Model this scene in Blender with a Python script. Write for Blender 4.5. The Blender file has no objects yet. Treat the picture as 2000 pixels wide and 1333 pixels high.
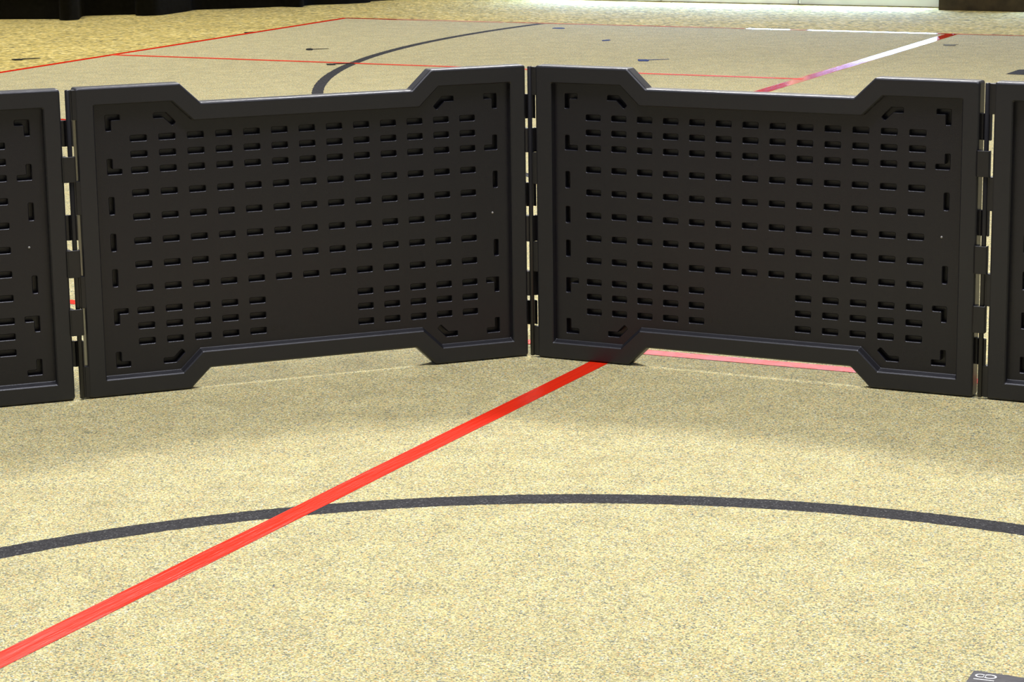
import bpy, bmesh, math, random
from mathutils import Vector, Matrix
from mathutils.geometry import tessellate_polygon

random.seed(7)
SC = bpy.context.scene
COL = SC.collection
PI = math.pi

# ------------------------------------------------------------------ camera
PITCH, ROLL, CAM_H = 0.20971904, -0.01353831, 1.3637617
cd = bpy.data.cameras.new('camera')
cd.sensor_width = 36.0
cd.lens = 4820.26 * 36.0 / 2000.0
cd.clip_end = 200
cam = bpy.data.objects.new('camera', cd)
COL.objects.link(cam)
_c, _s = math.cos(PITCH), math.sin(PITCH)
_cr, _sr = math.cos(ROLL), math.sin(ROLL)
X0, U0, F0 = Vector((1, 0, 0)), Vector((0, _s, _c)), Vector((0, _c, -_s))
R_ = X0 * _cr + U0 * _sr
UP = -X0 * _sr + U0 * _cr
m = Matrix((R_, UP, -F0)).transposed().to_4x4()
m.translation = (0, 0, CAM_H)
cam.matrix_world = m
SC.camera = cam

# ------------------------------------------------------------------ light
WLD = bpy.data.worlds.new('world')
SC.world = WLD
WORLD_LOW, WORLD_TOP = 0.22, 0.27
WLD.use_nodes = True
# the hall around the court: bright ceiling, paler far end, dim end behind the viewer
_nt = WLD.node_tree
_bg = _nt.nodes['Background']
_tc = _nt.nodes.new('ShaderNodeTexCoord')
_sx = _nt.nodes.new('ShaderNodeSeparateXYZ')
_nt.links.new(_tc.outputs['Generated'], _sx.inputs[0])


def _mr(src, a0, a1, b0, b1):
    n = _nt.nodes.new('ShaderNodeMapRange')
    n.interpolation_type = 'SMOOTHSTEP'
    for k, v in zip((1, 2, 3, 4), (a0, a1, b0, b1)):
        n.inputs[k].default_value = v
    _nt.links.new(src, n.inputs[0])
    return n.outputs[0]


_up = _mr(_sx.outputs[2], 0.0, 0.55, WORLD_LOW, WORLD_TOP)
_fw = _mr(_sx.outputs[1], -0.5, 0.7, 0.55, 1.25)
_mu = _nt.nodes.new('ShaderNodeMath')
_mu.operation = 'MULTIPLY'
_nt.links.new(_up, _mu.inputs[0])
_nt.links.new(_fw, _mu.inputs[1])
_nt.links.new(_mu.outputs[0], _bg.inputs[1])
_bg.inputs[0].default_value = (0.93, 0.95, 1.0, 1)


def area(name, loc, target, sx, sy, power, col):
    l = bpy.data.lights.new(name, 'AREA')
    l.shape = 'RECTANGLE'
    l.size, l.size_y = sx, sy
    l.energy = power
    l.color = col
    o = bpy.data.objects.new(name, l)
    COL.objects.link(o)
    o.location = loc
    d = Vector(target) - Vector(loc)
    o.rotation_euler = d.to_track_quat('-Z', 'Y').to_euler()
    return o


# ceiling luminaires of the hall, then an added wall fill (all above the frame)
area('ceiling_lamp_over_court', (0.6, 12.4, 7.7), (0.2, 5.3, 0), 2.0, 1.3, 320, (1.0, 0.98, 0.95)).data.spread = math.radians(112)
area('ceiling_lamp_strip', (0.0, 4.4, 5.2), (0.0, 4.3, 0), 5.0, 0.5, 300, (1.0, 0.98, 0.96))
area('ceiling_lamp_far_left', (-3.2, 14.5, 5.2), (-3.0, 16.5, 0), 2.5, 1.0, 270, (1.0, 0.96, 0.9))
area('ceiling_lamp_far_right', (2.6, 13.6, 5.2), (2.6, 13.9, 0), 2.5, 1.0, 80, (1.0, 0.96, 0.9))
area('wall_fill_light', (2.0, 15.0, 5.3), (2.0, 18.1, 4.2), 6.0, 0.4, 130, (1.0, 0.98, 0.95)).data.spread = math.radians(80)  # added unseen fill: brightens the upper wall that tape and panel tops reflect

SC.view_settings.view_transform = 'Standard'
SC.view_settings.look = 'None'
SC.view_settings.gamma = 1
SC.view_settings.use_curve_mapping = False
SC.view_settings.exposure = 0.0


# ------------------------------------------------------------------ helpers
def tag(o, label=None, cat=None, group=None, kind=None):
    if label: o['label'] = label
    if cat: o['category'] = cat
    if group: o['group'] = group
    if kind: o['kind'] = kind
    return o


def obj(name, bm, mat, parent=None, smooth=False):
    me = bpy.data.meshes.new(name)
    bmesh.ops.recalc_face_normals(bm, faces=bm.faces[:])
    bm.to_mesh(me)
    bm.free()
    if smooth:
        for p in me.polygons: p.use_smooth = True
    me.materials.append(mat)
    o = bpy.data.objects.new(name, me)
    COL.objects.link(o)
    if parent: o.parent = parent
    return o


def empty(name, loc, rz=0):
    o = bpy.data.objects.new(name, None)
    COL.objects.link(o)
    o.location = loc
    o.rotation_euler = (0, 0, rz)
    o.empty_display_size = 0.1
    return o


def copy_tree(o, parent=None):
    c = o.copy()
    COL.objects.link(c)
    c.parent = parent
    for ch in list(o.children):
        copy_tree(ch, c)
    return c


def prism(bm, pts, z0, z1):
    """extrude a 2-D polygon (x, y) between two heights"""
    a = [bm.verts.new((x, y, z0)) for x, y in pts]
    b = [bm.verts.new((x, y, z1)) for x, y in pts]
    n = len(pts)
    bm.faces.new(a[::-1])
    bm.faces.new(b)
    for i in range(n):
        bm.faces.new((a[i], a[(i + 1) % n], b[(i + 1) % n], b[i]))


def ribbon(bm, left, right, z0, z1):
    """thin solid strip between two edge polylines"""
    n = len(left)
    vs = [[bm.verts.new((p[0], p[1], z)) for p in e] for e in (left, right) for z in (z0, z1)]
    l0, l1, r0, r1 = vs
    for i in range(n - 1):
        bm.faces.new((l1[i], l1[i + 1], r1[i + 1], r1[i]))
        bm.faces.new((l0[i], r0[i], r0[i + 1], l0[i + 1]))
        bm.faces.new((l0[i], l0[i + 1], l1[i + 1], l1[i]))
        bm.faces.new((r0[i], r1[i], r1[i + 1], r0[i + 1]))
    for i in (0, n - 1):
        bm.faces.new((l0[i], l1[i], r1[i], r0[i]))


# ------------------------------------------------------------------ materials
def new_mat(name):
    mt = bpy.data.materials.new(name)
    mt.use_nodes = True
    nt = mt.node_tree
    return mt, nt, nt.nodes['Principled BSDF']


def N(nt, typ, **kw):
    n = nt.nodes.new(typ)
    for k, v in kw.items():
        if k in n.inputs:
            n.inputs[k].default_value = v
        else:
            setattr(n, k, v)
    return n


def ramp(nt, stops, interp='LINEAR'):
    r = nt.nodes.new('ShaderNodeValToRGB')
    r.color_ramp.interpolation = interp
    e = r.color_ramp.elements
    e[0].position, e[0].color = stops[0][0], (*stops[0][1], 1)
    e[1].position, e[1].color = stops[-1][0], (*stops[-1][1], 1)
    for p, c in stops[1:-1]:
        x = e.new(p)
        x.color = (*c, 1)
    return r


def carpet_mat(name, scale, stops, blot, blot_amt, bump, stretch=(1, 1, 1), bright=1.0, sheen=0.12):
    mt, nt, b = new_mat(name)
    L = nt.links.new
    tc = N(nt, 'ShaderNodeTexCoord')
    mp = N(nt, 'ShaderNodeMapping')
    mp.inputs['Scale'].default_value = stretch
    L(tc.outputs['Object'], mp.inputs[0])
    # jitter the tuft cells
    nz = N(nt, 'ShaderNodeTexNoise', Scale=scale * 0.8, Detail=1.0)
    L(mp.outputs[0], nz.inputs['Vector'])
    v = N(nt, 'ShaderNodeTexVoronoi', Scale=scale)
    L(mp.outputs[0], v.inputs['Vector'])
    sep = N(nt, 'ShaderNodeSeparateColor')
    L(v.outputs['Color'], sep.inputs[0])
    r = ramp(nt, stops)
    L(sep.outputs[0], r.inputs[0])
    # large soft blotches of slightly different yarn mix
    n2 = N(nt, 'ShaderNodeTexNoise', Scale=blot, Detail=3.0, Roughness=0.6)
    L(tc.outputs['Object'], n2.inputs['Vector'])
    mr = N(nt, 'ShaderNodeMapRange')
    mr.inputs[1].default_value, mr.inputs[2].default_value = 0.3, 0.7
    mr.inputs[3].default_value, mr.inputs[4].default_value = 1 - blot_amt, 1 + blot_amt
    L(n2.outputs[0], mr.inputs[0])
    mr2 = N(nt, 'ShaderNodeMapRange')
    mr2.inputs[1].default_value, mr2.inputs[2].default_value = 0.25, 0.75
    mr2.inputs[3].default_value, mr2.inputs[4].default_value = 0.72 * bright, 1.28 * bright
    L(nz.outputs[0], mr2.inputs[0])
    mu = N(nt, 'ShaderNodeMath', operation='MULTIPLY')
    L(mr.outputs[0], mu.inputs[0]); L(mr2.outputs[0], mu.inputs[1])
    sc = N(nt, 'ShaderNodeVectorMath', operation='SCALE')
    L(r.outputs[0], sc.inputs[0]); L(mu.outputs[0], sc.inputs['Scale'])
    L(sc.outputs[0], b.inputs['Base Color'])
    b.inputs['Roughness'].default_value = 0.95
    b.inputs['Specular IOR Level'].default_value = 0.15
    b.inputs['Sheen Weight'].default_value = sheen
    b.inputs['Sheen Roughness'].default_value = 0.5
    bp = N(nt, 'ShaderNodeBump', Strength=bump, Distance=1.0 / scale)
    L(nz.outputs[0], bp.inputs['Height'])
    L(bp.outputs[0], b.inputs['Normal'])
    return mt


M = {}
M['court'] = carpet_mat('court_carpet', 330, [
    (0.0, (0.11, 0.13, 0.14)), (0.1, (0.24, 0.25, 0.17)), (0.28, (0.44, 0.39, 0.17)),
    (0.5, (0.58, 0.51, 0.26)), (0.66, (0.69, 0.63, 0.37)), (0.78, (0.74, 0.67, 0.31)),
    (0.88, (0.70, 0.41, 0.14)), (0.94, (0.38, 0.44, 0.38)), (1.0, (0.84, 0.83, 0.66))], 9.0, 0.11, 0.6)
M['outer'] = carpet_mat('hall_carpet', 42, [
    (0.0, (0.26, 0.22, 0.08)), (0.2, (0.50, 0.40, 0.11)), (0.5, (0.68, 0.53, 0.15)),
    (0.8, (0.76, 0.62, 0.21)), (1.0, (0.80, 0.69, 0.31))], 2.0, 0.10, 1.0, (1, 1.0, 1), 1.0, 0.12)


def plastic(name, base, rough, bump=0.12):
    mt, nt, b = new_mat(name)
    L = nt.links.new
    tc = N(nt, 'ShaderNodeTexCoord')
    n1 = N(nt, 'ShaderNodeTexNoise', Scale=650.0, Detail=2.0)
    L(tc.outputs['Object'], n1.inputs['Vector'])
    bp = N(nt, 'ShaderNodeBump', Strength=bump, Distance=0.0008)
    L(n1.outputs[0], bp.inputs['Height'])
    L(bp.outputs[0], b.inputs['Normal'])
    n2 = N(nt, 'ShaderNodeTexNoise', Scale=7.0, Detail=4.0)
    L(tc.outputs['Object'], n2.inputs['Vector'])
    mr = N(nt, 'ShaderNodeMapRange')
    mr.inputs[3].default_value, mr.inputs[4].default_value = rough - 0.06, rough + 0.06
    L(n2.outputs[0], mr.inputs[0])
    L(mr.outputs[0], b.inputs['Roughness'])
    b.inputs['Base Color'].default_value = (*base, 1)
    b.inputs['Specular IOR Level'].default_value = 0.6
    b.inputs['Specular Tint'].default_value = (0.86, 0.88, 1.0, 1)
    return mt


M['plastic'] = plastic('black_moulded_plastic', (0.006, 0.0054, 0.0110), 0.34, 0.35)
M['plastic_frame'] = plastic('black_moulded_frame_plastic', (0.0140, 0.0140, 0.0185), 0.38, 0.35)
M['plastic_rod'] = plastic('black_hinge_plastic', (0.010, 0.0095, 0.012), 0.36)


def flat(name, col, rough=0.6, spec=0.4, noise=0.0, nscale=20.0):
    mt, nt, b = new_mat(name)
    if noise:
        tc = N(nt, 'ShaderNodeTexCoord')
        n1 = N(nt, 'ShaderNodeTexNoise', Scale=nscale, Detail=4.0)
        nt.links.new(tc.outputs['Object'], n1.inputs['Vector'])
        lo = tuple(c * (1 - noise) for c in col)
        hi = tuple(min(1, c * (1 + noise)) for c in col)
        r = ramp(nt, [(0.3, lo), (0.7, hi)])
        nt.links.new(n1.outputs[0], r.inputs[0])
        nt.links.new(r.outputs[0], b.inputs['Base Color'])
    else:
        b.inputs['Base Color'].default_value = (*col, 1)
    b.inputs['Roughness'].default_value = rough
    b.inputs['Specular IOR Level'].default_value = spec
    return mt


def tape_mat(name, col, rough=0.28, ang=0.0, streak=1.0):
    """glossy tape: fine ripples run along the strip"""
    mt, nt, b = new_mat(name)
    L = nt.links.new
    tc = N(nt, 'ShaderNodeTexCoord')
    mp = N(nt, 'ShaderNodeMapping')
    mp.inputs['Rotation'].default_value = (0, 0, -ang)
    mp.inputs['Scale'].default_value = (1, 1, 1)
    L(tc.outputs['Object'], mp.inputs[0])
    m2 = N(nt, 'ShaderNodeMapping')
    m2.inputs['Scale'].default_value = (5, 62, 1)
    L(mp.outputs[0], m2.inputs[0])
    n1 = N(nt, 'ShaderNodeTexNoise', Scale=1.0, Detail=4.0, Roughness=0.6)
    L(m2.outputs[0], n1.inputs['Vector'])
    bp = N(nt, 'ShaderNodeBump', Strength=0.9 * streak, Distance=0.0022)
    L(n1.outputs[0], bp.inputs['Height'])
    L(bp.outputs[0], b.inputs['Normal'])
    b.inputs['Base Color'].default_value = (*col, 1)
    b.inputs['Roughness'].default_value = rough
    b.inputs['Specular IOR Level'].default_value = 0.5
    return mt


TH = 1.1184916590983416            # direction of the court's long lines
RED = (0.93, 0.030, 0.006)
M['tape_a'] = tape_mat('red_tape_long', RED, 0.26, TH, 1.5)
M['tape_b'] = tape_mat('red_tape_cross', RED, 0.26, TH + PI / 2, 0.6)
M['tape_m'] = flat('red_tape_matt', (0.85, 0.05, 0.015), 0.5, 0.25, 0.1, 6)
M['tape_worn'] = flat('worn_red_tape', (0.62, 0.12, 0.05), 0.7, 0.15, 0.3, 8)
M['tape_c'] = tape_mat('red_tape_far_long', RED, 0.08, TH, 0.22)
M['tape_d'] = tape_mat('red_tape_far_cross', RED, 0.13, TH + PI / 2, 0.12)


def fuzzy_black():
    mt, nt, b = new_mat('black_felt_line')
    L = nt.links.new
    tc = N(nt, 'ShaderNodeTexCoord')
    v = N(nt, 'ShaderNodeTexVoronoi', Scale=330.0)
    L(tc.outputs['Object'], v.inputs['Vector'])
    sep = N(nt, 'ShaderNodeSeparateColor')
    L(v.outputs['Color'], sep.inputs[0])
    r = ramp(nt, [(0, (0.018, 0.018, 0.020)), (0.6, (0.038, 0.037, 0.041)), (0.95, (0.062, 0.060, 0.066)), (1.0, (0.16, 0.16, 0.16))])
    L(sep.outputs[0], r.inputs[0])
    L(r.outputs[0], b.inputs['Base Color'])
    b.inputs['Roughness'].default_value = 0.9
    b.inputs['Specular IOR Level'].default_value = 0.2
    return mt


M['line'] = fuzzy_black()


def glow(name, col, strength):
    mt, nt, b = new_mat(name)
    b.inputs['Base Color'].default_value = (0.1, 0.1, 0.1, 1)
    b.inputs['Emission Color'].default_value = (*col, 1)
    b.inputs['Emission Strength'].default_value = strength
    b.inputs['Roughness'].default_value = 0.1
    return mt


M['black_mark'] = flat('black_mark', (0.012, 0.013, 0.015), 0.7, 0.2, 0.3, 60)
M['blue_mark'] = flat('blue_mark', (0.035, 0.06, 0.20), 0.8, 0.2, 0.5, 120)
M['grey_mark'] = flat('grey_mark', (0.17, 0.17, 0.14), 0.8, 0.2, 0.4, 120)
M['curtain'] = flat('black_curtain_cloth', (0.006, 0.006, 0.007), 0.9, 0.15, 0.4, 30)
M['white'] = flat('white_painted_metal', (0.72, 0.73, 0.76), 0.5, 0.4, 0.04, 6)
M['white_bright'] = flat('white_painted_panel', (0.86, 0.86, 0.88), 0.45, 0.4, 0.03, 6)
M['wall'] = flat('painted_wall', (0.78, 0.76, 0.72), 0.8, 0.3, 0.05, 5)
M['brown'] = flat('dark_brown_column', (0.045, 0.032, 0.014), 0.7, 0.3, 0.35, 14)
M['pane'] = glow('daylight_glass', (0.36, 0.56, 1.0), 46.0)
M['tinted'] = flat('dark_tinted_glass', (0.04, 0.045, 0.05), 0.15, 0.5)
M['white_ink'] = flat('white_ink', (0.85, 0.86, 0.9), 0.5, 0.4)
M['label'] = tape_mat('black_label_tape', (0.035, 0.033, 0.045), 0.35, 0.5)
M['stud'] = flat('metal_stud', (0.35, 0.35, 0.36), 0.35, 0.6)

# ------------------------------------------------------------------ floor
DA = Vector((math.cos(TH), math.sin(TH)))          # along the long lines (away, to the right)
DB = Vector((-math.sin(TH), math.cos(TH)))         # across (away, to the left)


def pt(a, b):
    """court coordinates: a along the long lines, b across"""
    return DA * a + DB * b


bm = bmesh.new()
prism(bm, [(-22, -6), (26, -6), (26, 34), (-22, 34)], -0.2, -0.006)
tag(obj('floor', bm, M['outer']), kind='structure')

# court coordinates of the taped lines
B_NEAR, B_FAR_LEFT, B_MID = 2.48069, 8.58057, 4.24616        # the three long lines
A_NEAR, A_HID, A_MID, A_END = 5.76740, 9.449, 12.25277, 15.06442   # the cross lines

bm = bmesh.new()
prism(bm, [tuple(pt(*p)) for p in ((-6, B_FAR_LEFT), (-6, -14), (A_END, -14), (A_END, B_FAR_LEFT))], -0.006, 0.0)
tag(obj('court_carpet', bm, M['court']),
    'fine grey-beige carpet court laid inside the red boundary tape', 'carpet')


def strip(name, p, q, width, mat, z, th, label, cat, wob=0.0012, group=None, seg=0.25):
    p, q = Vector(p), Vector(q)
    d = (q - p)
    n = max(2, int(d.length / seg))
    d.normalize()
    w = Vector((-d.y, d.x))
    Lf, Rt = [], []
    L = (q - p).length
    for i in range(n + 1):
        c = p + d * (L * i / n)
        Lf.append(c + w * (width / 2 + random.uniform(-wob, wob)))
        Rt.append(c - w * (width / 2 + random.uniform(-wob, wob)))
    bm = bmesh.new()
    ribbon(bm, Lf, Rt, z, z + th)
    return tag(obj(name, bm, mat), label, cat, group)


G = 'red tape lines marking the court'
strip('tape_line', pt(-1.5, B_NEAR), pt(A_NEAR, B_NEAR), 0.052, M['tape_a'], 0.0005, 0.0003,
      'wide red tape line running from the lower left corner up to the barrier', 'tape', group=G)
strip('tape_line', pt(A_NEAR, B_FAR_LEFT), pt(A_NEAR, -7), 0.052, M['tape_b'], 0.0008, 0.0003,
      'pinkish red tape line just behind the barrier, seen through the gap under the right panel', 'tape', group=G)
strip('tape_line', pt(A_HID, B_FAR_LEFT), pt(A_HID, B_MID), 0.05, M['tape_d'], 0.0008, 0.0003,
      'red tape line almost hidden behind the barrier, glimpsed through the left hinge gap', 'tape', group=G)
strip('tape_line', pt(A_MID, B_FAR_LEFT), pt(A_MID, B_MID), 0.05, M['tape_m'], 0.0008, 0.0003,
      'thin red tape line crossing the black arc behind the left barrier panel', 'tape', group=G)
strip('tape_line', pt(A_END, B_FAR_LEFT), pt(A_END, 7.35), 0.05, M['tape_d'], 0.0008, 0.0003,
      'far end tape line left of the black arc end', 'tape', group=G)
strip('tape_line', pt(A_END, 7.33), pt(A_END, 5.62), 0.035, M['tape_worn'], 0.0008, 0.0003,
      'faint worn stretch of far end tape right of the black arc end', 'tape', wob=0.008, group=G, seg=0.12)
strip('tape_line', pt(A_END, 5.60), pt(A_END, 4.24), 0.05, M['tape_d'], 0.0008, 0.0003,
      'far end tape glaring white below the white doors', 'tape', group=G)
strip('tape_line', pt(A_END, 4.22), pt(A_END, -7), 0.035, M['tape_worn'], 0.0008, 0.0003,
      'far end tape in front of the brown column', 'tape', wob=0.006, group=G, seg=0.12)
strip('tape_line', pt(-2, B_FAR_LEFT), pt(A_END + .025, B_FAR_LEFT), 0.05, M['tape_a'], 0.0005, 0.0003,
      'red tape along the left edge of the court', 'tape', group=G)
strip('tape_line', pt(A_HID, B_MID), pt(A_END + .02, B_MID), 0.075, M['tape_c'], 0.0005, 0.0003,
      'wide red tape line at upper right, turning glaring white towards the doors', 'tape', group=G)


def arc(name, cx, cy, R, a0, a1, width, label, cat, n=220, wob=0.0016):
    Lf, Rt = [], []
    for i in range(n + 1):
        a = a0 + (a1 - a0) * i / n
        for lst, r in ((Lf, R + width / 2), (Rt, R - width / 2)):
            r += random.uniform(-wob, wob)
            lst.append(Vector((cx + r * math.cos(a), cy + r * math.sin(a))))
    bm = bmesh.new()
    ribbon(bm, Lf, Rt, 0.0001, 0.0004)
    return tag(obj(name, bm, M['line']), label, cat)


arc('arc_line', 0.045664, 3.09003, 1.764897, 0.05, PI - 0.05, 0.068,
    'dark grey fuzzy arc line curving across the carpet in front of the barrier', 'floor line', 900)
arc('arc_line', 5.164362, 12.942512, 6.149026, math.radians(143.5), math.radians(221), 0.06,
    'black arc line curving away on the court behind the left panel', 'floor line', 400)


# small marks on the carpet: a thick head with a thin tail
def mark(name, head, tail, mat, label, z=0.0005, cat='floor mark'):
    bm = bmesh.new()
    prism(bm, head, z, z + 0.0012)
    if tail:
        prism(bm, tail, z, z + 0.0010)
    return tag(obj(name, bm, mat), label, cat)


def blob(cx, cy, rx, ry, ang, n=10, irr=0.25, seed=1):
    rnd = random.Random(seed)
    out = []
    for i in range(n):
        a = 2 * PI * i / n
        k = 1 + rnd.uniform(-irr, irr)
        x, y = rx * k * math.cos(a), 1.8 * ry * k * math.sin(a)
        out.append((cx + x * math.cos(ang) - y * math.sin(ang), cy + x * math.sin(ang) + y * math.cos(ang)))
    return out


def bar(x0, y0, x1, y1, w0, w1):
    d = Vector((x1 - x0, y1 - y0)).normalized()
    p = Vector((-d.y, d.x))
    a, b = Vector((x0, y0)), Vector((x1, y1))
    return [tuple(a + p * w0 * 1.6), tuple(a - p * w0 * 1.6), tuple(b - p * w1 * 1.6), tuple(b + p * w1 * 1.6)]


mark('floor_mark', blob(-2.897, 14.60, 0.026, 0.030, 0.5, seed=2), bar(-2.885, 14.615, -2.777, 14.678, 0.012, 0.009), M['black_mark'],
     'black mark with thin tail on the shaggy carpet at far left', z=-0.004)
mark('floor_mark', blob(-1.705, 16.255, 0.024, 0.028, 0.3, seed=3), bar(-1.70, 16.26, -1.630, 16.325, 0.018, 0.016), M['black_mark'],
     'black mark on the shaggy carpet touching the left edge tape', z=-0.004)
mark('floor_mark', blob(-1.198, 14.96, 0.026, 0.036, 0.15, seed=4), bar(-1.19, 14.955, -1.085, 14.975, 0.011, 0.008), M['black_mark'],
     'black mark with thin tail left of the black arc, above the crossing tape')
mark('floor_mark', [(-1.034, 14.03), (-0.985, 14.03), (-0.975, 13.955), (-1.022, 13.955)], bar(-0.99, 14.02, -0.875, 14.045, 0.011, 0.009), M['black_mark'],
     'black mark with thin tail just below the crossing tape, touching the black arc', z=0.0015)
mark('floor_mark', blob(0.334, 16.215, 0.038, 0.024, 0.35, seed=5), None, M['blue_mark'],
     'small blue scribble just below the far tape line, right of the black arc end')
mark('floor_mark', blob(0.605, 15.29, 0.024, 0.026, -0.3, seed=6), None, M['blue_mark'],
     'faint broken blue scribble in the middle of the far court')
mark('floor_mark', blob(0.762, 13.99, 0.034, 0.036, 0.2, seed=8), bar(0.79, 14.01, 0.914, 14.04, 0.010, 0.006), M['blue_mark'],
     'blue scribble with thin tail just above the right panel of the barrier')
mark('floor_mark', blob(2.612, 14.66, 0.036, 0.030, 0.2, seed=9), bar(2.62, 14.67, 2.672, 14.70, 0.010, 0.005), M['grey_mark'],
     'faint grey mark right of the glaring tape at upper right')
mark('floor_patch', [(2.6183, 12.9855), (2.6758, 13.0973), (2.725, 13.192), (2.785, 13.2042), (2.9065, 13.1336), (2.8505, 12.8765), (2.7022, 12.935)],
     None, M['line'], 'black wedge shaped patch on the court at the right edge of the photo', cat='floor patch')

# black label tape with white number, near right
c0, ea = Vector((0.7397, 3.7911)), math.radians(-22)
e1 = Vector((math.cos(ea), math.sin(ea)))
e2 = Vector((e1.y, -e1.x))
lb = lambda s_, t_: tuple(c0 + e1 * s_ + e2 * t_)
lab = empty('label_tape', (0, 0, 0))
tag(lab, 'black tape label with the white number 18 at the lower right corner', 'label')
bm = bmesh.new()
edge_pts = [lb(i * 0.008, random.uniform(-0.0012, 0.0012) + 0.00006 * i * i) for i in range(21)]
prism(bm, edge_pts + [lb(0.16, 0.11), lb(-0.002, 0.11)], 0.0006, 0.0011)
obj('tape_strip', bm, M['label'], lab)


def ring(bm, s, t, rs, rt, w, z0, z1, n=28):
    L_, R_2 = [], []
    for i in range(n + 1):
        a = 2 * PI * i / n
        L_.append(lb(s + rs * math.cos(a), t + rt * math.sin(a)))
        R_2.append(lb(s + (rs - w) * math.cos(a), t + (rt - w) * math.sin(a)))
    ribbon(bm, L_, R_2, z0, z1)


bm = bmesh.new()
ring(bm, 0.0150, 0.0205, 0.0088, 0.0082, 0.0028, 0.0012, 0.0014)
ring(bm, 0.0302, 0.0205, 0.0108, 0.0098, 0.0029, 0.0012, 0.0014)
prism(bm, [lb(0.0070, 0.0365), lb(0.0400, 0.0365), lb(0.0400, 0.0395), lb(0.0070, 0.0395)], 0.0012, 0.0014)
obj('number', bm, M['white_ink'], lab)


# ------------------------------------------------------------------ barrier panels
PW, PH, ZN, PA, PB = 1.1392, 0.75, 0.0486, 0.2504, 0.3014
T = 0.044
REC = 0.018            # depth of the recessed field


def offset(poly, d):
    """move every edge of a counter-clockwise polygon inwards by d"""
    n = len(poly)
    out = []
    for i in range(n):
        p0, p1, p2 = Vector(poly[i - 1]), Vector(poly[i]), Vector(poly[(i + 1) % n])
        a, b = (p1 - p0).normalized(), (p2 - p1).normalized()
        na, nb = Vector((-a.y, a.x)), Vector((-b.y, b.x))
        k = (na + nb)
        k = k / (1 + na.dot(nb))
        out.append(p1 + k * d)
    return out


def fillet(poly, r, seg=4):
    n = len(poly)
    out = []
    for i in range(n):
        p0, p1, p2 = Vector(poly[i - 1]), Vector(poly[i]), Vector(poly[(i + 1) % n])
        a, b = (p0 - p1).normalized(), (p2 - p1).normalized()
        ang = a.angle(b)
        t = r / math.tan(ang / 2)
        q0, q1 = p1 + a * t, p1 + b * t
        for k in range(seg + 1):
            u = k / seg
            out.append((1 - u) ** 2 * q0 + 2 * u * (1 - u) * p1 + u * u * q1)
    return out


def outline(x0, x1, z0, z1, a, b, zn):
    return [(x0, z0), (a, z0), (b, z0 + zn), (PW - b, z0 + zn), (PW - a, z0), (x1, z0),
            (x1, z1), (PW - a, z1), (PW - b, z1 - zn), (b, z1 - zn), (a, z1), (x0, z1)]


OUT = outline(-0.0025, PW + 0.0025, 0, PH, PA, PB, ZN)
INN = outline(0.0405, PW - 0.0375, 0.0415, PH - 0.0415, 0.2320, 0.2830, ZN)


def loop(bm, pts, d):
    return [bm.verts.new((p[0], d, p[1])) for p in pts]


def bridge(bm, a, b):
    n = len(a)
    for i in range(n):
        bm.faces.new((a[i], a[(i + 1) % n], b[(i + 1) % n], b[i]))


def steepen(pts, off):
    k = max(0.0, off - 0.0014)
    out = []
    for p in pts:
        x, z = p[0], p[1]
        if x < 0.08: x -= k
        if x > PW - 0.08: x += k
        if z > 0.5: z += k
        out.append(Vector((x, z)))
    return out


def make_frame():
    bm = bmesh.new()
    # side and top walls of the recess are steep, the lower ledge is sloped
    prof = [(INN, 0.0075, 0.0230, 0.004, 1), (INN, 0.0075, REC + .0002, 0.004, 1), (INN, 0.0062, REC - .0013, 0.004, 1), (INN, 0.0015, 0.0030, 0.004, 1),
            (INN, -0.0001, 0.0013, 0.004, 0), (INN, -0.0012, 0.0, 0.004, 0), (OUT, 0.0056, 0.0, 0.006, 0), (OUT, 0.0036, 0.0006, 0.007, 0),
            (OUT, 0.0010, 0.0032, 0.008, 0), (OUT, 0.0, 0.0062, 0.008, 0), (OUT, 0.0, T - 0.004, 0.008, 0), (OUT, 0.003, T, 0.006, 0),
            (INN, 0.0, T, 0.004, 0)]
    loops = []
    for poly, off, d, r, steep in prof:
        pp = steepen(offset(poly, off), off) if steep else offset(poly, off)
        loops.append(loop(bm, fillet(pp, r), d))
    for i in range(len(loops)):
        bridge(bm, loops[i], loops[(i + 1) % len(loops)])
    return bm


def rrect(cx, cz, w, h, r=0.0035, seg=3):
    return fillet([(cx - w / 2, cz - h / 2), (cx + w / 2, cz - h / 2), (cx + w / 2, cz + h / 2), (cx - w / 2, cz + h / 2)], r, seg)


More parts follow.
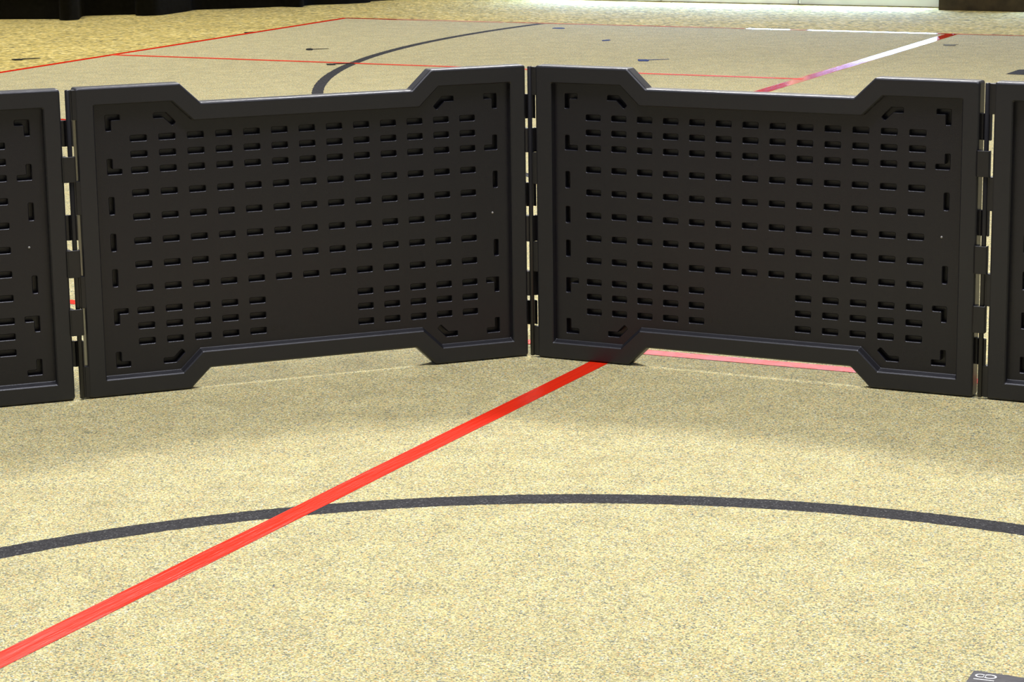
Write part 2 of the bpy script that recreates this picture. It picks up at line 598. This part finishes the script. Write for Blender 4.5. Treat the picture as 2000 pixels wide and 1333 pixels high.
def holes():
    H = []
    rows = [0.622, 0.584, 0.5455, 0.4905, 0.4325, 0.3740, 0.3160, 0.2585, 0.2030, 0.1650, 0.1265]
    for ri, z in enumerate(rows):
        for k in range(13):
            if ri >= 8 and 5 <= k <= 7:
                continue
            H.append(rrect(0.1497 + 0.0700 * k, z, 0.0405, 0.0145))
    ell = [(0, 0), (0.035, 0), (0.035, 0.0125), (0.0125, 0.0125), (0.0125, 0.0375), (0, 0.0375)]   # an L, corner at the origin

    def add(poly):
        A = sum(poly[i - 1][0] * poly[i][1] - poly[i][0] * poly[i - 1][1] for i in range(len(poly)))
        H.append(fillet(poly if A > 0 else poly[::-1], 0.0028, 3))
    XL, XR = 0.0715, 1.0695
    for (z, s) in ((0.6805, -1), (0.538, 1), (0.2105, -1), (0.067, 1)):
        add([(XL + x, z + s * y) for x, y in ell])
        add([(XR - x, z + s * y) for x, y in ell])
    dia = [(0, 0), (0.031, 0), (0.054, 0.0235), (0.0455, 0.032), (0.0255, 0.0125), (0, 0.0125)]
    for (z, s) in ((0.680, -1), (0.067, 1)):
        add([(0.1885 + x, z + s * y) for x, y in dia])
        add([(0.9540 - x, z + s * y) for x, y in dia])
    for z in (0.4625, 0.3735, 0.2870):
        H.append(rrect(XL + 0.0065, z, 0.0125, 0.042))
    for z in (0.4625, 0.2870):
        H.append(rrect(XR - 0.0065, z, 0.0125, 0.042))
    return H


def make_center():
    bm = bmesh.new()
    d0 = REC
    outer = fillet(steepen(offset(INN, 0.0073), 0.0073), 0.004)
    HL = holes()
    polys = [outer] + [offset(h, -0.0013) for h in HL]
    flat_ = [v for p in polys for v in p]
    vs = [bm.verts.new((p[0], d0, p[1])) for p in flat_]
    for t in tessellate_polygon([[Vector((p[0], p[1], 0)) for p in poly] for poly in polys]):
        bm.faces.new([vs[i] for i in t])
    k = len(outer)
    for h in HL:
        rim = vs[k:k + len(h)]
        k += len(h)
        m_ = loop(bm, offset(h, -0.0001), d0 + 0.0012)
        a = loop(bm, offset(h, 0.0003), d0 + 0.0020)
        b = loop(bm, offset(h, 0.0004), d0 + 0.0195)
        bridge(bm, rim, m_)
        bridge(bm, m_, a)
        bridge(bm, a, b)
        bm.faces.new(b)
    back = loop(bm, outer, T - 0.002)
    bridge(bm, vs[:len(outer)], back)
    bm.faces.new(back)
    return bm


def box(bm, x0, x1, y0, y1, z0, z1, bev=0.0):
    v = [bm.verts.new((x, y, z)) for x in (x0, x1) for y in (y0, y1) for z in (z0, z1)]
    fs = [bm.faces.new([v[i] for i in f]) for f in ((0, 1, 3, 2), (4, 6, 7, 5), (0, 4, 5, 1), (2, 3, 7, 6), (0, 2, 6, 4), (1, 5, 7, 3))]
    if bev:
        bmesh.ops.bevel(bm, geom=list({e for f in fs for e in f.edges}), offset=bev, segments=2, affect='EDGES', profile=0.5)


RU, RD, RR = -0.0190, 0.0045, 0.0058       # hinge pin: place left of the panel, depth, radius
GU = PW + 0.0185                           # the neighbour's pin seen from this panel


def make_rod():
    bm = bmesh.new()
    n = 20
    rings = []
    for z, r in ((0.003, RR - 0.0015), (0.0045, RR), (PH - 0.0045, RR), (PH - 0.003, RR - 0.0015)):
        rings.append([bm.verts.new((RU + r * math.cos(2 * PI * i / n), RD + r * math.sin(2 * PI * i / n), z)) for i in range(n)])
    for a, b in zip(rings, rings[1:]):
        bridge(bm, a, b)
    bm.faces.new(rings[0]); bm.faces.new(rings[-1])
    return bm


def make_mount(z0, z1):
    bm = bmesh.new()
    box(bm, RU + 0.001, -0.0085, 0.0035, 0.014, z0, z1, 0.001)
    box(bm, -0.0098, 0.0015, 0.0015, 0.020, z0, z1, 0.0012)
    return bm


def clip_profile(front):
    """hook that wraps the neighbour's pin from the front or from behind"""
    u0 = PW - 0.0015
    if front:
        pr = [(u0, 0.018), (u0, -0.0035), (PW + 0.003, -0.0068), (GU + 0.0085, -0.0068), (GU + 0.0112, -0.0055), (GU + 0.0122, -0.003),
              (GU + 0.0122, 0.0085), (GU + 0.0088, 0.0085), (GU + 0.0085, 0.001), (GU + 0.006, -0.0026), (GU - 0.006, -0.0026),
              (GU - 0.0088, 0.001), (GU - 0.0092, 0.018)]
    else:
        pr = [(u0, 0.0300), (u0, 0.0135), (GU - 0.0090, 0.0120), (GU - 0.0086, 0.0085), (GU - 0.0050, 0.0122), (GU + 0.0060, 0.0122),
              (GU + 0.0080, 0.0100), (GU + 0.0080, 0.0040), (GU + 0.0110, 0.0040), (GU + 0.0115, 0.0135), (GU + 0.0085, 0.0165),
              (GU - 0.006, 0.0180)]
    return pr


def make_clip(front, z0, z1):
    bm = bmesh.new()
    pr = clip_profile(front)
    prism(bm, pr, z0, z1)
    bmesh.ops.recalc_face_normals(bm, faces=bm.faces[:])
    e = [x for x in bm.edges if all(abs(v.co.z - z0) < 1e-6 for v in x.verts) or all(abs(v.co.z - z1) < 1e-6 for v in x.verts)]
    bmesh.ops.bevel(bm, geom=e, offset=0.0007, segments=1, affect='EDGES')
    return bm


FRONT = [(0.529, 0.590), (0.300, 0.366), (0.159, 0.223)]
BACK = [(0.613, 0.675), (0.388, 0.449), (0.080, 0.143)]
MOUNTS = [(0.675, 0.746), (0.449, 0.529), (0.223, 0.300), (0.004, 0.080)]


def make_panel():
    root = empty('barrier_panel', (0, 0, 0))
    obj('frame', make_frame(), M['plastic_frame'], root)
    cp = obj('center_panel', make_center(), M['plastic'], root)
    bm = bmesh.new()
    bmesh.ops.create_uvsphere(bm, u_segments=12, v_segments=8, radius=0.0028, matrix=Matrix.Translation((1.0535, REC - 0.0004, 0.3775)))
    tag(obj('stud', bm, M['stud'], root, True), 'small shiny stud')
    bm = bmesh.new()
    for cx in (0.468, 0.492):                 # two tiny moulded marks low on the panel
        n = 14
        for i in range(n):
            a, b = 2 * PI * i / n, 2 * PI * (i + 0.8) / n
            r = 0.0050
            ca, cb = (cx + r * math.cos(a), 0.1305 + r * math.sin(a)), (cx + r * math.cos(b), 0.1305 + r * math.sin(b))
            box(bm, min(ca[0], cb[0]) - .0004, max(ca[0], cb[0]) + .0004, REC - 0.0004, REC + 0.0004, min(ca[1], cb[1]) - .0004, max(ca[1], cb[1]) + .0004)
        box(bm, cx - 0.0015, cx + 0.0015, REC - 0.0004, REC + 0.0004, 0.129, 0.132)
    obj('moulded_mark', bm, M['plastic_rod'], root)
    obj('hinge_rod', make_rod(), M['plastic_rod'], root, True)
    for z0, z1 in MOUNTS:
        obj('rod_mount', make_mount(z0, z1), M['plastic_rod'], root)
    for z0, z1 in FRONT:
        obj('hinge_clip', make_clip(True, z0, z1), M['plastic_rod'], root)
    for z0, z1 in BACK:
        obj('hinge_clip', make_clip(False, z0, z1), M['plastic_rod'], root)
    return root


spots = [
    (-1.01831331, 5.79820654, 0.3766271, 'full black plastic barrier panel left of the central hinge, angled away to the right'),
    (0.06800842, 6.20046962, -0.4671070, 'full black plastic barrier panel right of the central hinge, angled towards the viewer at right'),
    (-2.12087985, 5.38245283, 0.3600350, 'black plastic barrier panel cut off by the left edge of the photo'),
    (1.1198632, 5.66992513, -0.4698782, 'black plastic barrier panel cut off by the right edge of the photo'),
]
proto = make_panel()
for i, (x, y, a, lbl) in enumerate(spots):
    o = proto if i == 0 else copy_tree(proto)
    o.location = (x, y, 0.0006)
    o.rotation_euler = (0, 0, a)
    tag(o, lbl, 'barrier', 'hinged black barrier panels')

# ------------------------------------------------------------------ background
hem = [(-6.0, 16.9), (-4.6, 17.35), (-3.8059, 17.60), (-3.6185, 17.68), (-3.3923, 17.655), (-3.1745, 17.6228), (-3.165, 17.56), (-3.1467, 17.5055),
       (-3.10, 17.49), (-3.06, 17.515), (-3.035, 17.57), (-3.05, 17.75), (-3.0402, 17.8826), (-2.8869, 17.9196), (-2.70, 17.95), (-2.672, 17.90),
       (-2.6525, 17.8326), (-2.524, 17.8338), (-2.46, 17.93), (-2.4049, 18.0495), (-2.3306, 18.2298), (-2.3, 18.3274), (-2.0884, 18.3841),
       (-1.867, 18.4445), (-1.7023, 18.5158), (-1.60, 18.47), (-1.526, 18.4589), (-1.5, 18.6355), (-1.2753, 18.6947), (-1.0582, 18.8116), (-1.03, 18.98), (-0.85, 19.05)]


def smooth_line(p, k=4):
    out = []
    for i in range(len(p) - 1):
        a, b, c, d = p[max(i - 1, 0)], p[i], p[i + 1], p[min(i + 2, len(p) - 1)]
        for j in range(k):
            t = j / k
            w = (-.5 * t + t * t - .5 * t ** 3, 1 - 2.5 * t * t + 1.5 * t ** 3, .5 * t + 2 * t * t - 1.5 * t ** 3, -.5 * t * t + .5 * t ** 3)
            out.append(tuple(w[0] * a[q] + w[1] * b[q] + w[2] * c[q] + w[3] * d[q] for q in (0, 1)))
    out.append(p[-1])
    return out


hs = smooth_line(hem)
bm = bmesh.new()
rows_ = []
for z in (0.002, 0.6, 1.6, 3.4):
    f = 1 - 0.35 * z / 3.4
    r = []
    for i, (x, y) in enumerate(hs):
        base = 18.0 + (x + 2.5) * 0.50
        r.append((x, base + (y - base) * f, z))
    rows_.append(r)
fr = [[bm.verts.new((x, y, z)) for x, y, z in r] for r in rows_]
bk = [[bm.verts.new((x - 0.01, y + 0.02, z)) for x, y, z in r] for r in rows_]
for g in (fr, bk):
    for a, b in zip(g, g[1:]):
        for i in range(len(a) - 1):
            bm.faces.new((a[i], a[i + 1], b[i + 1], b[i]))
for a, b in ((fr[0], bk[0]), (fr[-1], bk[-1])):
    for i in range(len(a) - 1):
        bm.faces.new((a[i], a[i + 1], b[i + 1], b[i]))
for j in range(3):
    for i in (0, -1):
        bm.faces.new((fr[j][i], fr[j + 1][i], bk[j + 1][i], bk[j][i]))
o = obj('stage_curtain', bm, M['curtain'], None, True)
o.location.z = -0.006
tag(o, 'black floor length curtain with a wavy hem at the upper left', 'curtain')

# back wall with white glazed doors; s runs along the wall, n points into the room
WA = TH - PI / 2
wall = Matrix.Translation((2.1035, 18.03, -0.006)) @ Matrix.Rotation(WA, 4, 'Z')     # local x = along, -y = into the room


def wobj(name, boxes, mat, parent=None, bev=0.0):
    bm = bmesh.new()
    for b in boxes:
        box(bm, *b, bev)
    o = obj(name, bm, mat, parent)
    if parent is None:
        o.matrix_world = wall
    return o


tag(wobj('wall_back', [(-9.0, -2.16, 0.0, 0.2, 0, 5.5), (-2.16, 1.10, 0.0, 0.2, 2.2, 5.5), (1.10, 1.75, 0.0, 0.2, 0, 5.5),
                       (1.75, 4.0, 0.0, 0.2, 2.2, 5.5), (4.0, 8.0, 0.0, 0.2, 0, 5.5)], M['wall']), kind='structure')


def door(name, s0, s1, mat):
    root = empty(name, (0, 0, 0))
    root.matrix_world = wall
    tag(root, kind='structure')
    wobj('bottom_rail', [(s0 + .004, s1 - .004, 0.02, 0.065, 0.004, 0.11)], mat, root, 0.002)
    wobj('stile', [(s0 + .004, s0 + .07, 0.02, 0.065, 0.11, 2.14)], mat, root, 0.002)
    wobj('stile', [(s1 - .07, s1 - .004, 0.02, 0.065, 0.11, 2.14)], mat, root, 0.002)
    wobj('top_rail', [(s0 + .004, s1 - .004, 0.02, 0.065, 2.14, 2.19)], mat, root, 0.002)
    wobj('glass_pane', [(s0 + .07, s1 - .07, 0.035, 0.045, 0.11, 0.31)], M['pane'], root)
    wobj('door_panel', [(s0 + .07, s1 - .07, 0.03, 0.055, 0.31, 2.14)], M['tinted'], root)
    return root


door('door_1', -2.15, -1.08, M['white_bright'])
door('door_2', -1.07, 0.0, M['white_bright'])
door('door_3', 0.01, 1.10, M['white'])
door('door_4', 1.76, 2.9, M['white'])
o = wobj('column', [(1.106, 1.74, -0.185, 0.0, 0.0, 3.6)], M['brown'], None, 0.004)
tag(o, 'dark brown column standing right of the white doors at the upper right', 'column')
